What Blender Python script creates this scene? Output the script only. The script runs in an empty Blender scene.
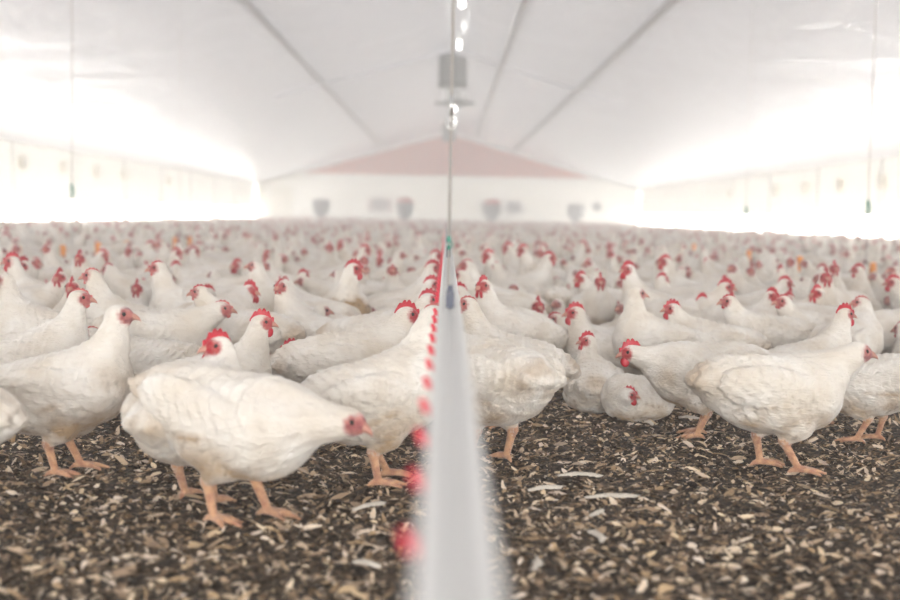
import bpy, math, random
import numpy as np
from mathutils import Vector, Matrix
PI = math.pi
SC = bpy.context.scene
EXPOSURE = 0.67
COL = SC.collection
random.seed(7)
rng = np.random.default_rng(11)

# ------------------------------------------------------------------ helpers
def tag(o, label=None, cat=None, group=None, kind=None):
    if label: o['label'] = label
    if cat: o['category'] = cat
    if group: o['group'] = group
    if kind: o['kind'] = kind
    return o

def link(name, data, parent=None):
    o = bpy.data.objects.new(name, data); COL.objects.link(o)
    if parent: o.parent = parent
    return o

def empty(name, loc=(0, 0, 0), rz=0.0, s=1.0):
    o = link(name, None); o.location = loc; o.rotation_euler = (0, 0, rz); o.scale = (s, s, s)
    o.empty_display_size = .1
    return o

class MB:
    """collects shapes as arrays; build() links ONE mesh object"""
    def __init__(s): s.v, s.f, s.m, s.n = [], [], [], 0
    def add(s, v, f, mi=0):
        v = np.asarray(v, float).reshape(-1, 3)
        s.v.append(v); s.f += [tuple(int(i) + s.n for i in q) for q in f]; s.m += [mi] * len(f); s.n += len(v)
        return s
    def box(s, c, d, rz=0.0, mi=0):
        v = np.array([[x, y, z] for z in (-.5, .5) for y in (-.5, .5) for x in (-.5, .5)]) * np.array(d)
        cz, sz = math.cos(rz), math.sin(rz)
        v = v @ np.array([[cz, -sz, 0], [sz, cz, 0], [0, 0, 1]]).T + np.array(c)
        return s.add(v, [(0, 2, 3, 1), (4, 5, 7, 6), (0, 1, 5, 4), (2, 6, 7, 3), (0, 4, 6, 2), (1, 3, 7, 5)], mi)
    def lathe(s, prof, c=(0, 0, 0), seg=24, axis='z', mi=0, caps=True):
        P = np.array(prof, float); n = len(P); V = []
        for i in range(seg):
            a = 2 * PI * i / seg
            if axis == 'z': V += [(r * math.cos(a), r * math.sin(a), z) for r, z in P]
            elif axis == 'y': V += [(r * math.sin(a), z, r * math.cos(a)) for r, z in P]
            else: V += [(z, r * math.cos(a), r * math.sin(a)) for r, z in P]
        F = []
        for i in range(seg):
            j = (i + 1) % seg
            for k in range(n - 1): F.append((i * n + k, j * n + k, j * n + k + 1, i * n + k + 1))
        if caps:
            F.append(tuple(i * n for i in range(seg))[::-1]); F.append(tuple(i * n + n - 1 for i in range(seg)))
        return s.add(np.array(V) + np.array(c), F, mi)
    def tube(s, pts, r, seg=8, mi=0):
        pts = [Vector(p) for p in pts]; rs = r if hasattr(r, '__len__') else [r] * len(pts)
        V, F = [], []; up = Vector((0, 0, 1)) if abs((pts[-1] - pts[0]).normalized().z) < .9 else Vector((0, 1, 0))
        for i, p in enumerate(pts):
            t = (pts[min(i + 1, len(pts) - 1)] - pts[max(i - 1, 0)]).normalized()
            a = t.cross(up).normalized(); b = t.cross(a).normalized()
            for k in range(seg):
                q = 2 * PI * k / seg
                V.append(tuple(p + (a * math.cos(q) + b * math.sin(q)) * rs[i]))
        for i in range(len(pts) - 1):
            for k in range(seg):
                l = (k + 1) % seg
                F.append((i * seg + k, i * seg + l, (i + 1) * seg + l, (i + 1) * seg + k))
        F.append(tuple(range(seg))[::-1]); F.append(tuple(range((len(pts) - 1) * seg, len(pts) * seg)))
        return s.add(V, F, mi)
    def mesh(s, name, mats, smooth=False):
        me = bpy.data.meshes.new(name)
        me.from_pydata([tuple(x) for x in np.concatenate(s.v)], [], s.f)
        for m in (mats if isinstance(mats, (list, tuple)) else [mats]): me.materials.append(m)
        me.polygons.foreach_set('material_index', s.m)
        if smooth: me.polygons.foreach_set('use_smooth', [True] * len(s.f))
        me.update(); return me
    def build(s, name, mats, parent=None, smooth=False):
        return link(name, s.mesh(name, mats, smooth), parent)

# ------------------------------------------------------------------ materials
def new_mat(name):
    m = bpy.data.materials.new(name); m.use_nodes = True
    nt = m.node_tree; b = nt.nodes['Principled BSDF']
    return m, nt, b
def N(nt, t, **kw):
    n = nt.nodes.new(t)
    for k, v in kw.items(): setattr(n, k, v)
    return n
def L(nt, a, b): nt.links.new(a, b)
def simple(name, col, rough=.6, metal=0.0, noise=0.0, nscale=20.0, spec=.5, emit=None, es=0, sss=0):
    m, nt, b = new_mat(name)
    b.inputs['Base Color'].default_value = (*col, 1); b.inputs['Roughness'].default_value = rough
    b.inputs['Metallic'].default_value = metal; b.inputs['Specular IOR Level'].default_value = spec
    if noise:
        tc = N(nt, 'ShaderNodeTexCoord'); nz = N(nt, 'ShaderNodeTexNoise'); nz.inputs['Scale'].default_value = nscale
        nz.inputs['Detail'].default_value = 4
        L(nt, tc.outputs['Object'], nz.inputs['Vector'])
        mx = N(nt, 'ShaderNodeMix', data_type='RGBA'); mx.inputs[6].default_value = (*[c * (1 - noise) for c in col], 1)
        mx.inputs[7].default_value = (*[min(1, c * (1 + noise)) for c in col], 1)
        L(nt, nz.outputs['Fac'], mx.inputs[0]); L(nt, mx.outputs[2], b.inputs['Base Color'])
    if emit:
        b.inputs['Emission Color'].default_value = (*emit, 1); b.inputs['Emission Strength'].default_value = es
    if sss:
        b.inputs['Subsurface Weight'].default_value = sss; b.inputs['Subsurface Scale'].default_value = .01
    return m

def plumage_material():
    m, nt, b = new_mat('white_plumage')
    at = N(nt, 'ShaderNodeAttribute', attribute_name='zones')
    sep = N(nt, 'ShaderNodeSeparateColor'); L(nt, at.outputs['Color'], sep.inputs[0])
    tc = N(nt, 'ShaderNodeTexCoord'); oi = N(nt, 'ShaderNodeObjectInfo')
    ad = N(nt, 'ShaderNodeVectorMath', operation='ADD')
    cm = N(nt, 'ShaderNodeVectorMath', operation='SCALE'); cm.inputs['Scale'].default_value = 9.0
    cx = N(nt, 'ShaderNodeCombineXYZ'); L(nt, oi.outputs['Random'], cx.inputs[0]); L(nt, oi.outputs['Random'], cx.inputs[1])
    L(nt, cx.outputs[0], cm.inputs[0]); L(nt, tc.outputs['Object'], ad.inputs[0]); L(nt, cm.outputs[0], ad.inputs[1])
    def noise(scale, det=4, src=ad):
        n = N(nt, 'ShaderNodeTexNoise'); n.inputs['Scale'].default_value = scale; n.inputs['Detail'].default_value = det
        L(nt, src.outputs[0], n.inputs['Vector']); return n
    def ramp(a, c0, c1):
        r = N(nt, 'ShaderNodeMapRange'); r.inputs[1].default_value = c0; r.inputs[2].default_value = c1
        L(nt, a, r.inputs[0]); return r.outputs[0]
    def mul(a, c):
        r = N(nt, 'ShaderNodeMath', operation='MULTIPLY'); L(nt, a, r.inputs[0])
        if isinstance(c, float): r.inputs[1].default_value = c
        else: L(nt, c, r.inputs[1])
        return r.outputs[0]
    def mix(f, a, c):
        x = N(nt, 'ShaderNodeMix', data_type='RGBA'); L(nt, f, x.inputs[0])
        for s, i in ((a, 6), (c, 7)):
            if isinstance(s, tuple): x.inputs[i].default_value = (*s, 1)
            else: L(nt, s, x.inputs[i])
        return x.outputs[2]
    base = mix(ramp(noise(9).outputs['Fac'], .35, .7), (.83, .795, .735), (.72, .65, .55))
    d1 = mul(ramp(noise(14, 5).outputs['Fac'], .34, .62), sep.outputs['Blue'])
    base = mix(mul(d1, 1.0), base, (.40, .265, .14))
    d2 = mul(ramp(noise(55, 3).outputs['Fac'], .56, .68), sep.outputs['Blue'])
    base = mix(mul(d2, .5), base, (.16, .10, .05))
    skin = mix(ramp(noise(70, 2).outputs['Fac'], .4, .6), (.30, .085, .085), (.50, .18, .155))
    redskin = mix(ramp(noise(70, 2).outputs['Fac'], .4, .6), (.38, .014, .024), (.44, .085, .08))
    skin = mix(at.outputs['Alpha'], skin, redskin)
    base = mix(sep.outputs['Red'], base, skin)
    leg = mix(ramp(noise(60, 3).outputs['Fac'], .4, .65), (.60, .34, .19), (.44, .21, .13))
    base = mix(sep.outputs['Green'], base, leg)
    L(nt, base, b.inputs['Base Color'])
    b.inputs['Roughness'].default_value = .75; b.inputs['Specular IOR Level'].default_value = .2
    b.inputs['Sheen Weight'].default_value = .25; b.inputs['Sheen Roughness'].default_value = .5
    # feather relief: overlapping scales stretched along the body
    mp = N(nt, 'ShaderNodeMapping'); mp.inputs['Scale'].default_value = (26, 60, 46); mp.inputs['Rotation'].default_value = (0, .35, 0)
    L(nt, ad.outputs[0], mp.inputs[0])
    vo = N(nt, 'ShaderNodeTexVoronoi', feature='F1'); vo.inputs['Scale'].default_value = 1.0; L(nt, mp.outputs[0], vo.inputs['Vector'])
    mp2 = N(nt, 'ShaderNodeMapping'); mp2.inputs['Scale'].default_value = (35, 120, 150); mp2.inputs['Rotation'].default_value = (0, .35, 0)
    L(nt, ad.outputs[0], mp2.inputs[0])
    fn = N(nt, 'ShaderNodeTexNoise'); fn.inputs['Scale'].default_value = 1.5; fn.inputs['Detail'].default_value = 5; L(nt, mp2.outputs[0], fn.inputs['Vector'])
    sm = N(nt, 'ShaderNodeMath', operation='ADD'); L(nt, mul(vo.outputs['Distance'], .55), sm.inputs[0]); L(nt, mul(fn.outputs['Fac'], .8), sm.inputs[1])
    bp = N(nt, 'ShaderNodeBump'); bp.inputs['Strength'].default_value = .9; bp.inputs['Distance'].default_value = .008
    L(nt, sm.outputs[0], bp.inputs['Height']); L(nt, bp.outputs[0], b.inputs['Normal'])
    return m

M_PLUME = plumage_material()
M_RED = simple('comb_red', (.46, .006, .022), .45, noise=.25, nscale=90)
M_PALE = simple('pale_comb_pink', (.52, .13, .12), .5, noise=.2, nscale=90)
M_BEAK = simple('horn_beak', (.50, .24, .18), .45, noise=.2, nscale=60)
M_EYE = simple('black_eye', (.02, .012, .01), .12)
BIRD_MATS = [M_PLUME, M_RED, M_PALE, M_BEAK, M_EYE]

# ------------------------------------------------------------------ implicit surface -> mesh
def surface_nets(D, o, h):
    nx, ny, nz = D.shape
    S = D < 0
    c = np.zeros((nx - 1, ny - 1, nz - 1), np.int8)
    for dx in (0, 1):
        for dy in (0, 1):
            for dz in (0, 1): c += S[dx:nx - 1 + dx, dy:ny - 1 + dy, dz:nz - 1 + dz]
    act = (c > 0) & (c < 8)
    idx = -np.ones(act.shape, np.int64); ii = np.argwhere(act); idx[act] = np.arange(len(ii))
    acc = np.zeros((len(ii), 3)); cnt = np.zeros(len(ii))
    X, Y, Z = ii.T
    for ax in range(3):
        oth = [a for a in range(3) if a != ax]
        for p in (0, 1):
            for q in (0, 1):
                off = [0, 0, 0]; off[oth[0]] = p; off[oth[1]] = q
                a = D[X + off[0], Y + off[1], Z + off[2]]
                e = off.copy(); e[ax] += 1
                b = D[X + e[0], Y + e[1], Z + e[2]]
                cr = (a < 0) != (b < 0)
                t = np.where(cr, a / np.where(cr, a - b, 1), 0)
                P = np.tile(np.array(off, float), (len(ii), 1)); P[:, ax] += t
                acc[cr] += P[cr]; cnt[cr] += 1
    V = (ii + acc / cnt[:, None]) * h + o
    F = []
    for ax in range(3):
        u, w = (ax + 1) % 3, (ax + 2) % 3
        A = [slice(None)] * 3; B = [slice(None)] * 3
        A[ax] = slice(0, -1); B[ax] = slice(1, None)
        for k in (u, w): A[k] = slice(1, -1); B[k] = slice(1, -1)
        sa, sb = S[tuple(A)], S[tuple(B)]
        e = np.argwhere(sa != sb); flip = sa[sa != sb]
        base = e.copy(); base[:, u] += 1; base[:, w] += 1
        def cell(du, dw):
            q = base.copy(); q[:, u] += du; q[:, w] += dw
            return idx[q[:, 0], q[:, 1], q[:, 2]]
        quad = np.stack([cell(-1, -1), cell(0, -1), cell(0, 0), cell(-1, 0)], 1)
        quad[~flip] = quad[~flip][:, ::-1]
        F.append(quad)
    return V, np.concatenate(F)

def smin(a, b, k):
    h = np.clip(.5 + .5 * (b - a) / k, 0, 1)
    return b + (a - b) * h - k * h * (1 - h)

POSES = {  # body centre height, pitch(deg nose up), head x, head z (from body centre), sit
    'up':   (.205, 12, .145, .185, 0), 'mid': (.205, 6, .180, .140, 0), 'fwd': (.205, 0, .215, .098, 0),
    'low':  (.200, -9, .262, .015, 0), 'situp': (.105, 6, .140, .165, 1), 'sit': (.102, 2, .165, .105, 1),
    'tuck': (.105, 4, .150, .098, 1),
    'lean': (.205, -4, .238, .055, 0), 'rest': (.100, 0, .160, .020, 1)}

def rnd_dirs(seed, n=7):
    r = np.random.default_rng(seed)
    d = r.normal(size=(n, 3)); d /= np.linalg.norm(d, axis=1)[:, None]
    return d, r.uniform(0, 6.28, n)

def bird_arrays(pose='mid', hyaw=0, comb=1, voxel=.005, stride=.0, breast=0, seed=0, hpitch=0, hside=0.0, cut=None, comb_lo=False):
    """returns dict name -> (V, F[, zones]) in the bird's own frame, facing +X, feet on z=0"""
    bz, pit, hx, hz, sit = POSES[pose]
    C = np.array([0, 0, bz]); H = np.array([hx, 0, bz + hz]); hy = math.radians(hyaw)
    if abs(hyaw) > 40: H[1] += math.sin(hy) * .022; H[0] -= .012
    if abs(hyaw) > 110: H[0] -= .042
    H[1] += hside
    zlo = -.012
    lo = np.array([-.27, -.165, zlo]); hi = np.array([max(.235, H[0] + .06), .165, max(bz + .15, H[2] + .05)])
    n = np.ceil((hi - lo) / voxel).astype(int) + 1
    g = [lo[i] + voxel * np.arange(n[i]) for i in range(3)]
    X, Y, Z = np.meshgrid(*g, indexing='ij')
    X = X.astype(np.float32); Y = Y.astype(np.float32); Z = Z.astype(np.float32)
    cp, sp = math.cos(math.radians(pit)), math.sin(math.radians(pit))
    # body frame
    xb = (X - C[0]) * cp + (Z - C[2]) * sp; zb = -(X - C[0]) * sp + (Z - C[2]) * cp
    def ell(c, r, a=0.0, x=xb, y=Y, z=zb):
        dx, dy, dz = x - c[0], y - c[1], z - c[2]
        if a:
            ca, sa = math.cos(math.radians(a)), math.sin(math.radians(a)); dx, dz = dx * ca + dz * sa, -dx * sa + dz * ca
        k0 = np.sqrt((dx / r[0])**2 + (dy / r[1])**2 + (dz / r[2])**2)
        k1 = np.sqrt((dx / r[0]**2)**2 + (dy / r[1]**2)**2 + (dz / r[2]**2)**2) + 1e-9
        return k0 * (k0 - 1) / k1
    def cone(p, q, r0, r1):
        p = np.array(p, float); q = np.array(q, float); d = q - p; l2 = (d**2).sum() + 1e-12
        t = np.clip(((X - p[0]) * d[0] + (Y - p[1]) * d[1] + (Z - p[2]) * d[2]) / l2, 0, 1)
        return np.sqrt((X - p[0] - t * d[0])**2 + (Y - p[1] - t * d[1])**2 + (Z - p[2] - t * d[2])**2) - (r0 + (r1 - r0) * t)
    def W(b):  # body frame -> bird frame
        return np.array([b[0] * cp - b[2] * sp, b[1], b[0] * sp + b[2] * cp]) + C
    wide = 1.12 if sit else 1.0
    D = ell((0, 0, 0), (.150, .102 * wide, .088))
    D = smin(D, ell((.078, 0, -.012), (.092, .094 * wide, .086)), .05)
    D = smin(D, ell((-.105, 0, .012), (.090, .078 * wide, .066)), .05)
    D = smin(D, ell((-.02, 0, -.040), (.105, .080 * wide, .062)), .05)
    D = smin(D, ell((-.176, 0, .034), (.050, .044, .022), 22), .035)          # tail
    if sit: D = smin(D, ell((0, 0, -.055), (.135, .118, .045)), .04)
    # wings folded on the flanks, with feather ridges
    for s in (-1, 1):
        w = ell((-.030, s * (.086 * wide), .012), (.128, .024, .054), -9)
        u = (xb + .15) * .75 + (zb - .0) * 1.0
        ridge = .0042 * np.abs(((u / .026 + seed * .37) % 1.0) - .5) * np.clip((.06 - xb) / .1, 0, 1)
        D = smin(D, w + ridge - .003, .006)
        D = smin(D, ell((-.150, s * .052 * wide, .018), (.062, .014, .022), -6), .012)   # primaries
    # neck
    P0 = W((.098, 0, .020)); P2 = H + np.array([-.010 * math.cos(hy), -.010 * math.sin(hy), -.006])
    drop = H[2] - P0[2]
    P1 = np.array([P0[0] + (P2[0] - P0[0]) * (.75 if drop > .08 else .5), 0, P0[2] + drop * (.38 if drop > .08 else .55)])
    r0, r1 = (.068, .0270)
    if hside: P1[1] = H[1] * .75; P0[1] = .02
    prev = None; neck = None
    for i in range(8):
        t = i / 7; p = (1 - t)**2 * P0 + 2 * t * (1 - t) * P1 + t * t * P2; r = r0 + (r1 - r0) * (t**.85)
        if prev is not None:
            c_ = cone(prev[0], p, prev[1], r); neck = c_ if neck is None else smin(neck, c_, .008)
        prev = (p, r)
    D = smin(D, neck, .045)
    # plumage relief on the trunk
    if voxel < .0058:      # overlapping contour feathers on the trunk
        ua = (-xb + .02 * np.sin(zb * 40 + seed)) / .027; row = np.floor(ua); fr_ = ua - row
        va = np.arctan2(zb, np.abs(Y) + .001) * .095 / .023 + row * .5 + np.sin(row * 12.9 + seed) * .3
        vc = np.abs((va % 1.0) - .5) * 2
        lift = np.clip(fr_ + .35 * (1 - vc**2) - .35, 0, 1)
        mask = np.clip((.13 - xb) / .06, 0, 1) * np.clip((zb + .085) / .03, 0, 1)
        D = D - (.0048 * lift * mask).astype(np.float32)
    dirs, ph = rnd_dirs(seed)
    fl = np.zeros_like(D)
    for k, (d, p) in enumerate(zip(dirs, ph)):
        fr = (55, 80, 110, 150, 200, 260, 330)[k]; fl += np.sin(fr * (d[0] * X * .7 + d[1] * Y + d[2] * Z) + p).astype(np.float32) * (30 / fr)
    D = D - fl * .0036
    # head
    ch, sh = math.cos(hy), math.sin(hy); hp = math.radians(hpitch); cph, sph = math.cos(hp), math.sin(hp)
    x1 = (X - H[0]) * ch + (Y - H[1]) * sh; y1 = -(X - H[0]) * sh + (Y - H[1]) * ch; z1 = Z - H[2]
    xh = x1 * cph + z1 * sph; zh = -x1 * sph + z1 * cph
    head = ell((0, 0, 0), (.0310, .0232, .0250), 0, xh, y1, zh)
    head = smin(head, ell((.014, 0, -.004), (.020, .0155, .0155), 0, xh, y1, zh), .008)
    D = smin(D, head, .012)
    # legs
    legd = np.full_like(D, 9.0)
    if not sit:
        for s in (-1, 1):
            fx = .022 + s * stride
            hip = (-.005 + .3 * s * stride, s * .052, bz - .045); kn = (.030 + .6 * s * stride, s * .052, .118); hk = (-.018 + fx * .6, s * .050, .082)
            D = smin(D, cone(hip, kn, .052, .030), .03); D = smin(D, cone(kn, hk, .029, .014), .018)
            ft = (fx, s * .048, .014)
            legd = np.minimum(legd, cone(hk, ft, .0112, .0088))
            for a, l in ((-28, .056), (2, .068), (30, .056), (178, .026)):
                ar = math.radians(a + s * 6)
                m_ = (ft[0] + math.cos(ar) * l * .55, ft[1] + math.sin(ar) * l * .55, .011); e_ = (ft[0] + math.cos(ar) * l, ft[1] + math.sin(ar) * l, .003)
                legd = np.minimum(legd, np.minimum(cone(ft, m_, .0088, .0068), cone(m_, e_, .0068, .0038)))
    D = smin(D, legd, .006)
    V, F = surface_nets(D, lo, voxel)
    # zones per vertex: red = bare face, green = legs, blue = soiling, alpha = how red the face is
    x, y, z = V.T
    gx = np.clip(((V - lo) / voxel).round().astype(int), 0, n - 1)
    q = tuple(gx.T)
    XH, YH, ZH = xh[q], y1[q], zh[q]
    face = np.clip((.029 - np.sqrt((XH - .015)**2 + (YH * .75)**2 + ((ZH + .002) * 1.1)**2)) / .007, 0, 1) * np.clip((XH + .014) / .006, 0, 1)
    leg = np.clip((legd[q] * -1 + .006) / .003, 0, 1) * (z < .092) if not sit else (legd[q] < .004) * 1.0
    XB, ZB = xb[q], zb[q]
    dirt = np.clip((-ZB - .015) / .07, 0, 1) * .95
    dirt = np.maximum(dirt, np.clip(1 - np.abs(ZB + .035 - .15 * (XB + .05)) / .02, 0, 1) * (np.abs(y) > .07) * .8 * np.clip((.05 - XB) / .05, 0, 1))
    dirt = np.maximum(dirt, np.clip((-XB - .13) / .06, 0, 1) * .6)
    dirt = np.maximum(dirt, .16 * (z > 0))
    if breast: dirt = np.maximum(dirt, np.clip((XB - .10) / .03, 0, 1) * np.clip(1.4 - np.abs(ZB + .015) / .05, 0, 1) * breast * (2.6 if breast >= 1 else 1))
    dirt *= (1 - face) * (1 - leg)
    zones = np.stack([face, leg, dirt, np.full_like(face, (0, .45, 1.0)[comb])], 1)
    if cut is not None:
        keep = (V[F][:, :, 2].mean(1) > cut); F = F[keep]
        used = np.unique(F); mp = -np.ones(len(V), int); mp[used] = np.arange(len(used)); V, zones, F = V[used], zones[used], mp[F]
    out = {'body': (V, F, zones)}
    # ---- head furniture in the head frame
    R = np.array([[ch, -sh, 0], [sh, ch, 0], [0, 0, 1]]) @ np.array([[cph, 0, -sph], [0, 1, 0], [sph, 0, cph]])
    def place(v): return np.asarray(v, float) @ R.T + H
    def ellip(c, r, nu=8, nv=5, ax=0):
        v = []; f = []
        for i in range(1, nv):
            th = PI * i / nv
            for j in range(nu):
                p = 2 * PI * j / nu; v.append((c[0] + r[0] * math.sin(th) * math.cos(p), c[1] + r[1] * math.sin(th) * math.sin(p), c[2] + r[2] * math.cos(th)))
        v.append((c[0], c[1], c[2] + r[2])); v.append((c[0], c[1], c[2] - r[2])); T, Bt = len(v) - 2, len(v) - 1
        for i in range(nv - 2):
            for j in range(nu):
                k = (j + 1) % nu; f.append((i * nu + j, (i + 1) * nu + j, (i + 1) * nu + k, i * nu + k))
        for j in range(nu):
            k = (j + 1) % nu; f.append((T, j, k)); f.append((Bt, (nv - 2) * nu + k, (nv - 2) * nu + j))
        return v, f
    mb = MB()
    up = [(.022, .010), (.034, .008), (.046, .0015), (.056, -.008), (.057, -.012)]
    # beak: upper mandible curved down + lower mandible, ring sections
    secs = [(.027, -.002, .0112, .0105), (.035, -.003, .0088, .0086), (.042, -.0055, .0060, .0062), (.048, -.0095, .0032, .0036), (.0505, -.0135, .0010, .0014)]
    v, f = [], []
    for i, (bx_, bz_, ry, rz_) in enumerate(secs):
        for j in range(8):
            a = 2 * PI * j / 8; v.append((bx_, ry * math.cos(a), bz_ + rz_ * math.sin(a)))
    for i in range(len(secs) - 1):
        for j in range(8):
            k = (j + 1) % 8; f.append((i * 8 + j, (i + 1) * 8 + j, (i + 1) * 8 + k, i * 8 + k))
    f.append(tuple(range(32, 40))); f.append(tuple(range(8))[::-1])
    out['beak'] = (place(v), f)
    def flip_fix(d): return d
    # comb
    if comb:
        sc = (0, .42, 1.0)[comb]
        pts_low, pts_hi = [], []
        nt_ = 21 if not comb_lo else 9
        for i in range(nt_):
            t = i / (nt_ - 1); xx = .036 - t * .064
            zl = .0250 * math.sqrt(max(0, 1 - (min(xx, .0285 * .999) / .0285)**2)) * .75 if xx < .026 else .004 - (xx - .026) * .3
            envelope = math.sin(PI * min(1, (t * .93 + .10)))**.6
            saw = .62 + .38 * abs(math.cos(PI * t * 5)) if not comb_lo else .8
            zh_ = zl + (.004 + .024 * sc * envelope * saw)
            pts_low.append((xx, zl - .004)); pts_hi.append((xx - .010 * sc * t, zh_))
        v, f = [], []
        th = .0034 * (1 if comb == 2 else .8)
        rows = [0, .35, .75, 1.0]; wid = [1.3, 1.1, .8, .28]
        for s in (1, -1):
            for r_, w_ in zip(rows, wid):
                for (a, b), (c, d) in zip(pts_low, pts_hi): v.append((a + (c - a) * r_, s * th * w_, b + (d - b) * r_))
        nr = len(rows)
        for sidx in (0, 1):
            o_ = sidx * nr * nt_
            for r_ in range(nr - 1):
                for i in range(nt_ - 1):
                    q4 = (o_ + r_ * nt_ + i, o_ + r_ * nt_ + i + 1, o_ + (r_ + 1) * nt_ + i + 1, o_ + (r_ + 1) * nt_ + i)
                    f.append(q4 if sidx else q4[::-1])
        o2 = nr * nt_; tp = (nr - 1) * nt_
        for i in range(nt_ - 1): f.append((tp + i, tp + i + 1, o2 + tp + i + 1, o2 + tp + i)[::-1])
        for r_ in range(nr - 1):
            a, b = r_ * nt_, (r_ + 1) * nt_; f.append((a, b, o2 + b, o2 + a)[::-1]); a += nt_ - 1; b += nt_ - 1; f.append((a, b, o2 + b, o2 + a))
        out['comb'] = (place(v), f)
        ws = (0, .42, 1.0)[comb]
        for s, nm in ((1, 'wattle_l'), (-1, 'wattle_r')):
            v, f = ellip((.021, s * .0085, -.016 - .011 * ws), (.0115 * ws + .002, .0045, .0155 * ws), 8, 6)
            v = np.array(v); v[:, 1] += s * .15 * (-.02 - v[:, 2]) * .6
            out[nm] = (place(v), f)
    for s, nm in ((1, 'eye_l'), (-1, 'eye_r')):
        v, f = ellip((.012, s * .0212, .0045), (.0056, .0032, .0054), 8, 5)
        out[nm] = (place(v), f)
    out['_head'] = H
    return out

def np_mesh(name, V, F, mats, zones=None, mi=None, smooth=True):
    me = bpy.data.meshes.new(name)
    if isinstance(F, np.ndarray):
        me.vertices.add(len(V)); me.vertices.foreach_set('co', np.asarray(V, np.float32).ravel())
        k = F.shape[1]; me.loops.add(F.size); me.loops.foreach_set('vertex_index', F.astype(np.int32).ravel())
        me.polygons.add(len(F)); me.polygons.foreach_set('loop_start', np.arange(0, F.size, k, dtype=np.int32))
        try: me.polygons.foreach_set('loop_total', np.full(len(F), k, np.int32))
        except Exception: pass
    else:
        me.from_pydata([tuple(map(float, p)) for p in V], [], F)
    for m in mats: me.materials.append(m)
    if mi is not None: me.polygons.foreach_set('material_index', np.asarray(mi, np.int32))
    if smooth: me.polygons.foreach_set('use_smooth', np.ones(len(me.polygons), bool))
    me.update(calc_edges=True)
    if zones is not None:
        a = me.color_attributes.new('zones', 'FLOAT_COLOR', 'POINT'); a.data.foreach_set('color', np.asarray(zones, np.float32).ravel())
    return me

_cache = {}
def bird_meshes(**k):
    key = tuple(sorted(k.items()))
    if key not in _cache:
        A = bird_arrays(**k); r = {}
        cm = M_RED if k.get('comb', 1) == 2 or k.get('seed', 0) % 2 else M_PALE
        for nm, d in A.items():
            if nm == '_head': continue
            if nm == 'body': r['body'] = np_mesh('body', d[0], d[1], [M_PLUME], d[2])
            else: r[nm] = np_mesh(nm.split('_')[0], d[0], d[1], [{'beak': M_BEAK, 'eye': M_EYE}.get(nm.split('_')[0], cm)])
        _cache[key] = (r, A['_head'])
    return _cache[key]

def quads(F):
    return [tuple(q) for q in F]
def merged_arrays(**k):
    """one bird as a single array mesh (quads + triangles padded) for far birds"""
    A = bird_arrays(comb_lo=True, **k)
    V, F, Z, MI = [], [], [], []; n = 0
    for nm, d in A.items():
        if nm == '_head': continue
        base = nm.split('_')[0]; v = np.asarray(d[0], float)
        fs = []
        for q in (d[1].tolist() if isinstance(d[1], np.ndarray) else d[1]):
            q = tuple(q)
            if len(q) <= 4: fs.append(q)
            else: fs += [(q[0], q[i], q[i + 1]) for i in range(1, len(q) - 1)]
        V.append(v); F += [tuple(i + n for i in q) for q in fs]; n += len(v)
        Z.append(d[2] if len(d) > 2 else np.zeros((len(v), 4)))
        cmi = 1 if k.get('comb', 1) == 2 or k.get('seed', 0) % 2 else 2
        MI += [{'body': 0, 'beak': 3, 'eye': 4}.get(base, cmi)] * len(fs)
    V = np.concatenate(V); Z = np.concatenate(Z); MI = np.array(MI)
    tri = np.array([(q[0], q[1], q[2]) for q in F] + [(q[0], q[2], q[3]) for q in F if len(q) == 4])
    mi = np.concatenate([MI, MI[[i for i, q in enumerate(F) if len(q) == 4]]])
    return V, tri, Z, mi
# ================================================================== camera
F_PX, CAM_H = 1300.0, .62
ROLL = math.radians(1.1)
vx, vy = -3.0, 85.0                      # where the +Y vanishing point sits from the picture centre
pre = (vx * math.cos(ROLL) - vy * math.sin(ROLL), vx * math.sin(ROLL) + vy * math.cos(ROLL))
yaw = math.atan2(-pre[0], F_PX); pit = math.atan2(pre[1], F_PX)
Fw = Vector((math.sin(yaw) * math.cos(pit), math.cos(yaw) * math.cos(pit), -math.sin(pit)))
Rt0 = Fw.cross(Vector((0, 0, 1))).normalized(); Up0 = Rt0.cross(Fw).normalized()
Rt = Rt0 * math.cos(ROLL) + Up0 * math.sin(ROLL); Up = Up0 * math.cos(ROLL) - Rt0 * math.sin(ROLL)
EYE = Vector((0, 0, CAM_H))
cd = bpy.data.cameras.new('camera'); cam = link('camera', cd)
cam.matrix_world = Matrix(((Rt.x, Up.x, -Fw.x, 0), (Rt.y, Up.y, -Fw.y, 0), (Rt.z, Up.z, -Fw.z, CAM_H), (0, 0, 0, 1)))
cd.sensor_width = 36; cd.lens = 36 * F_PX / 900; cd.clip_start = .02; cd.clip_end = 500
cd.dof.use_dof = True; cd.dof.focus_distance = 3.6; cd.dof.aperture_fstop = cd.lens / 1000 / .021
SC.camera = cam
def ray(px, py): return (Rt * ((px - 450) / F_PX) + Up * ((300 - py) / F_PX) + Fw)
def at_z(px, py, z): r = ray(px, py); return EYE + r * ((z - CAM_H) / r.z)
def at_y(px, py, Y): r = ray(px, py); return EYE + r * (Y / r.y)
def proj(p):
    q = Vector(p) - EYE; d = q.dot(Fw); return 450 + F_PX * q.dot(Rt) / d, 300 - F_PX * q.dot(Up) / d, d

# ================================================================== building (the setting)
HW, YB, YF = 10.0, -7.0, 68.0             # half width, back end, far end
EAVE, RIDGE = 2.12, 4.95
SLOPE = (RIDGE - EAVE) / HW
def roof_z(x): return RIDGE - SLOPE * abs(x)

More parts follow.
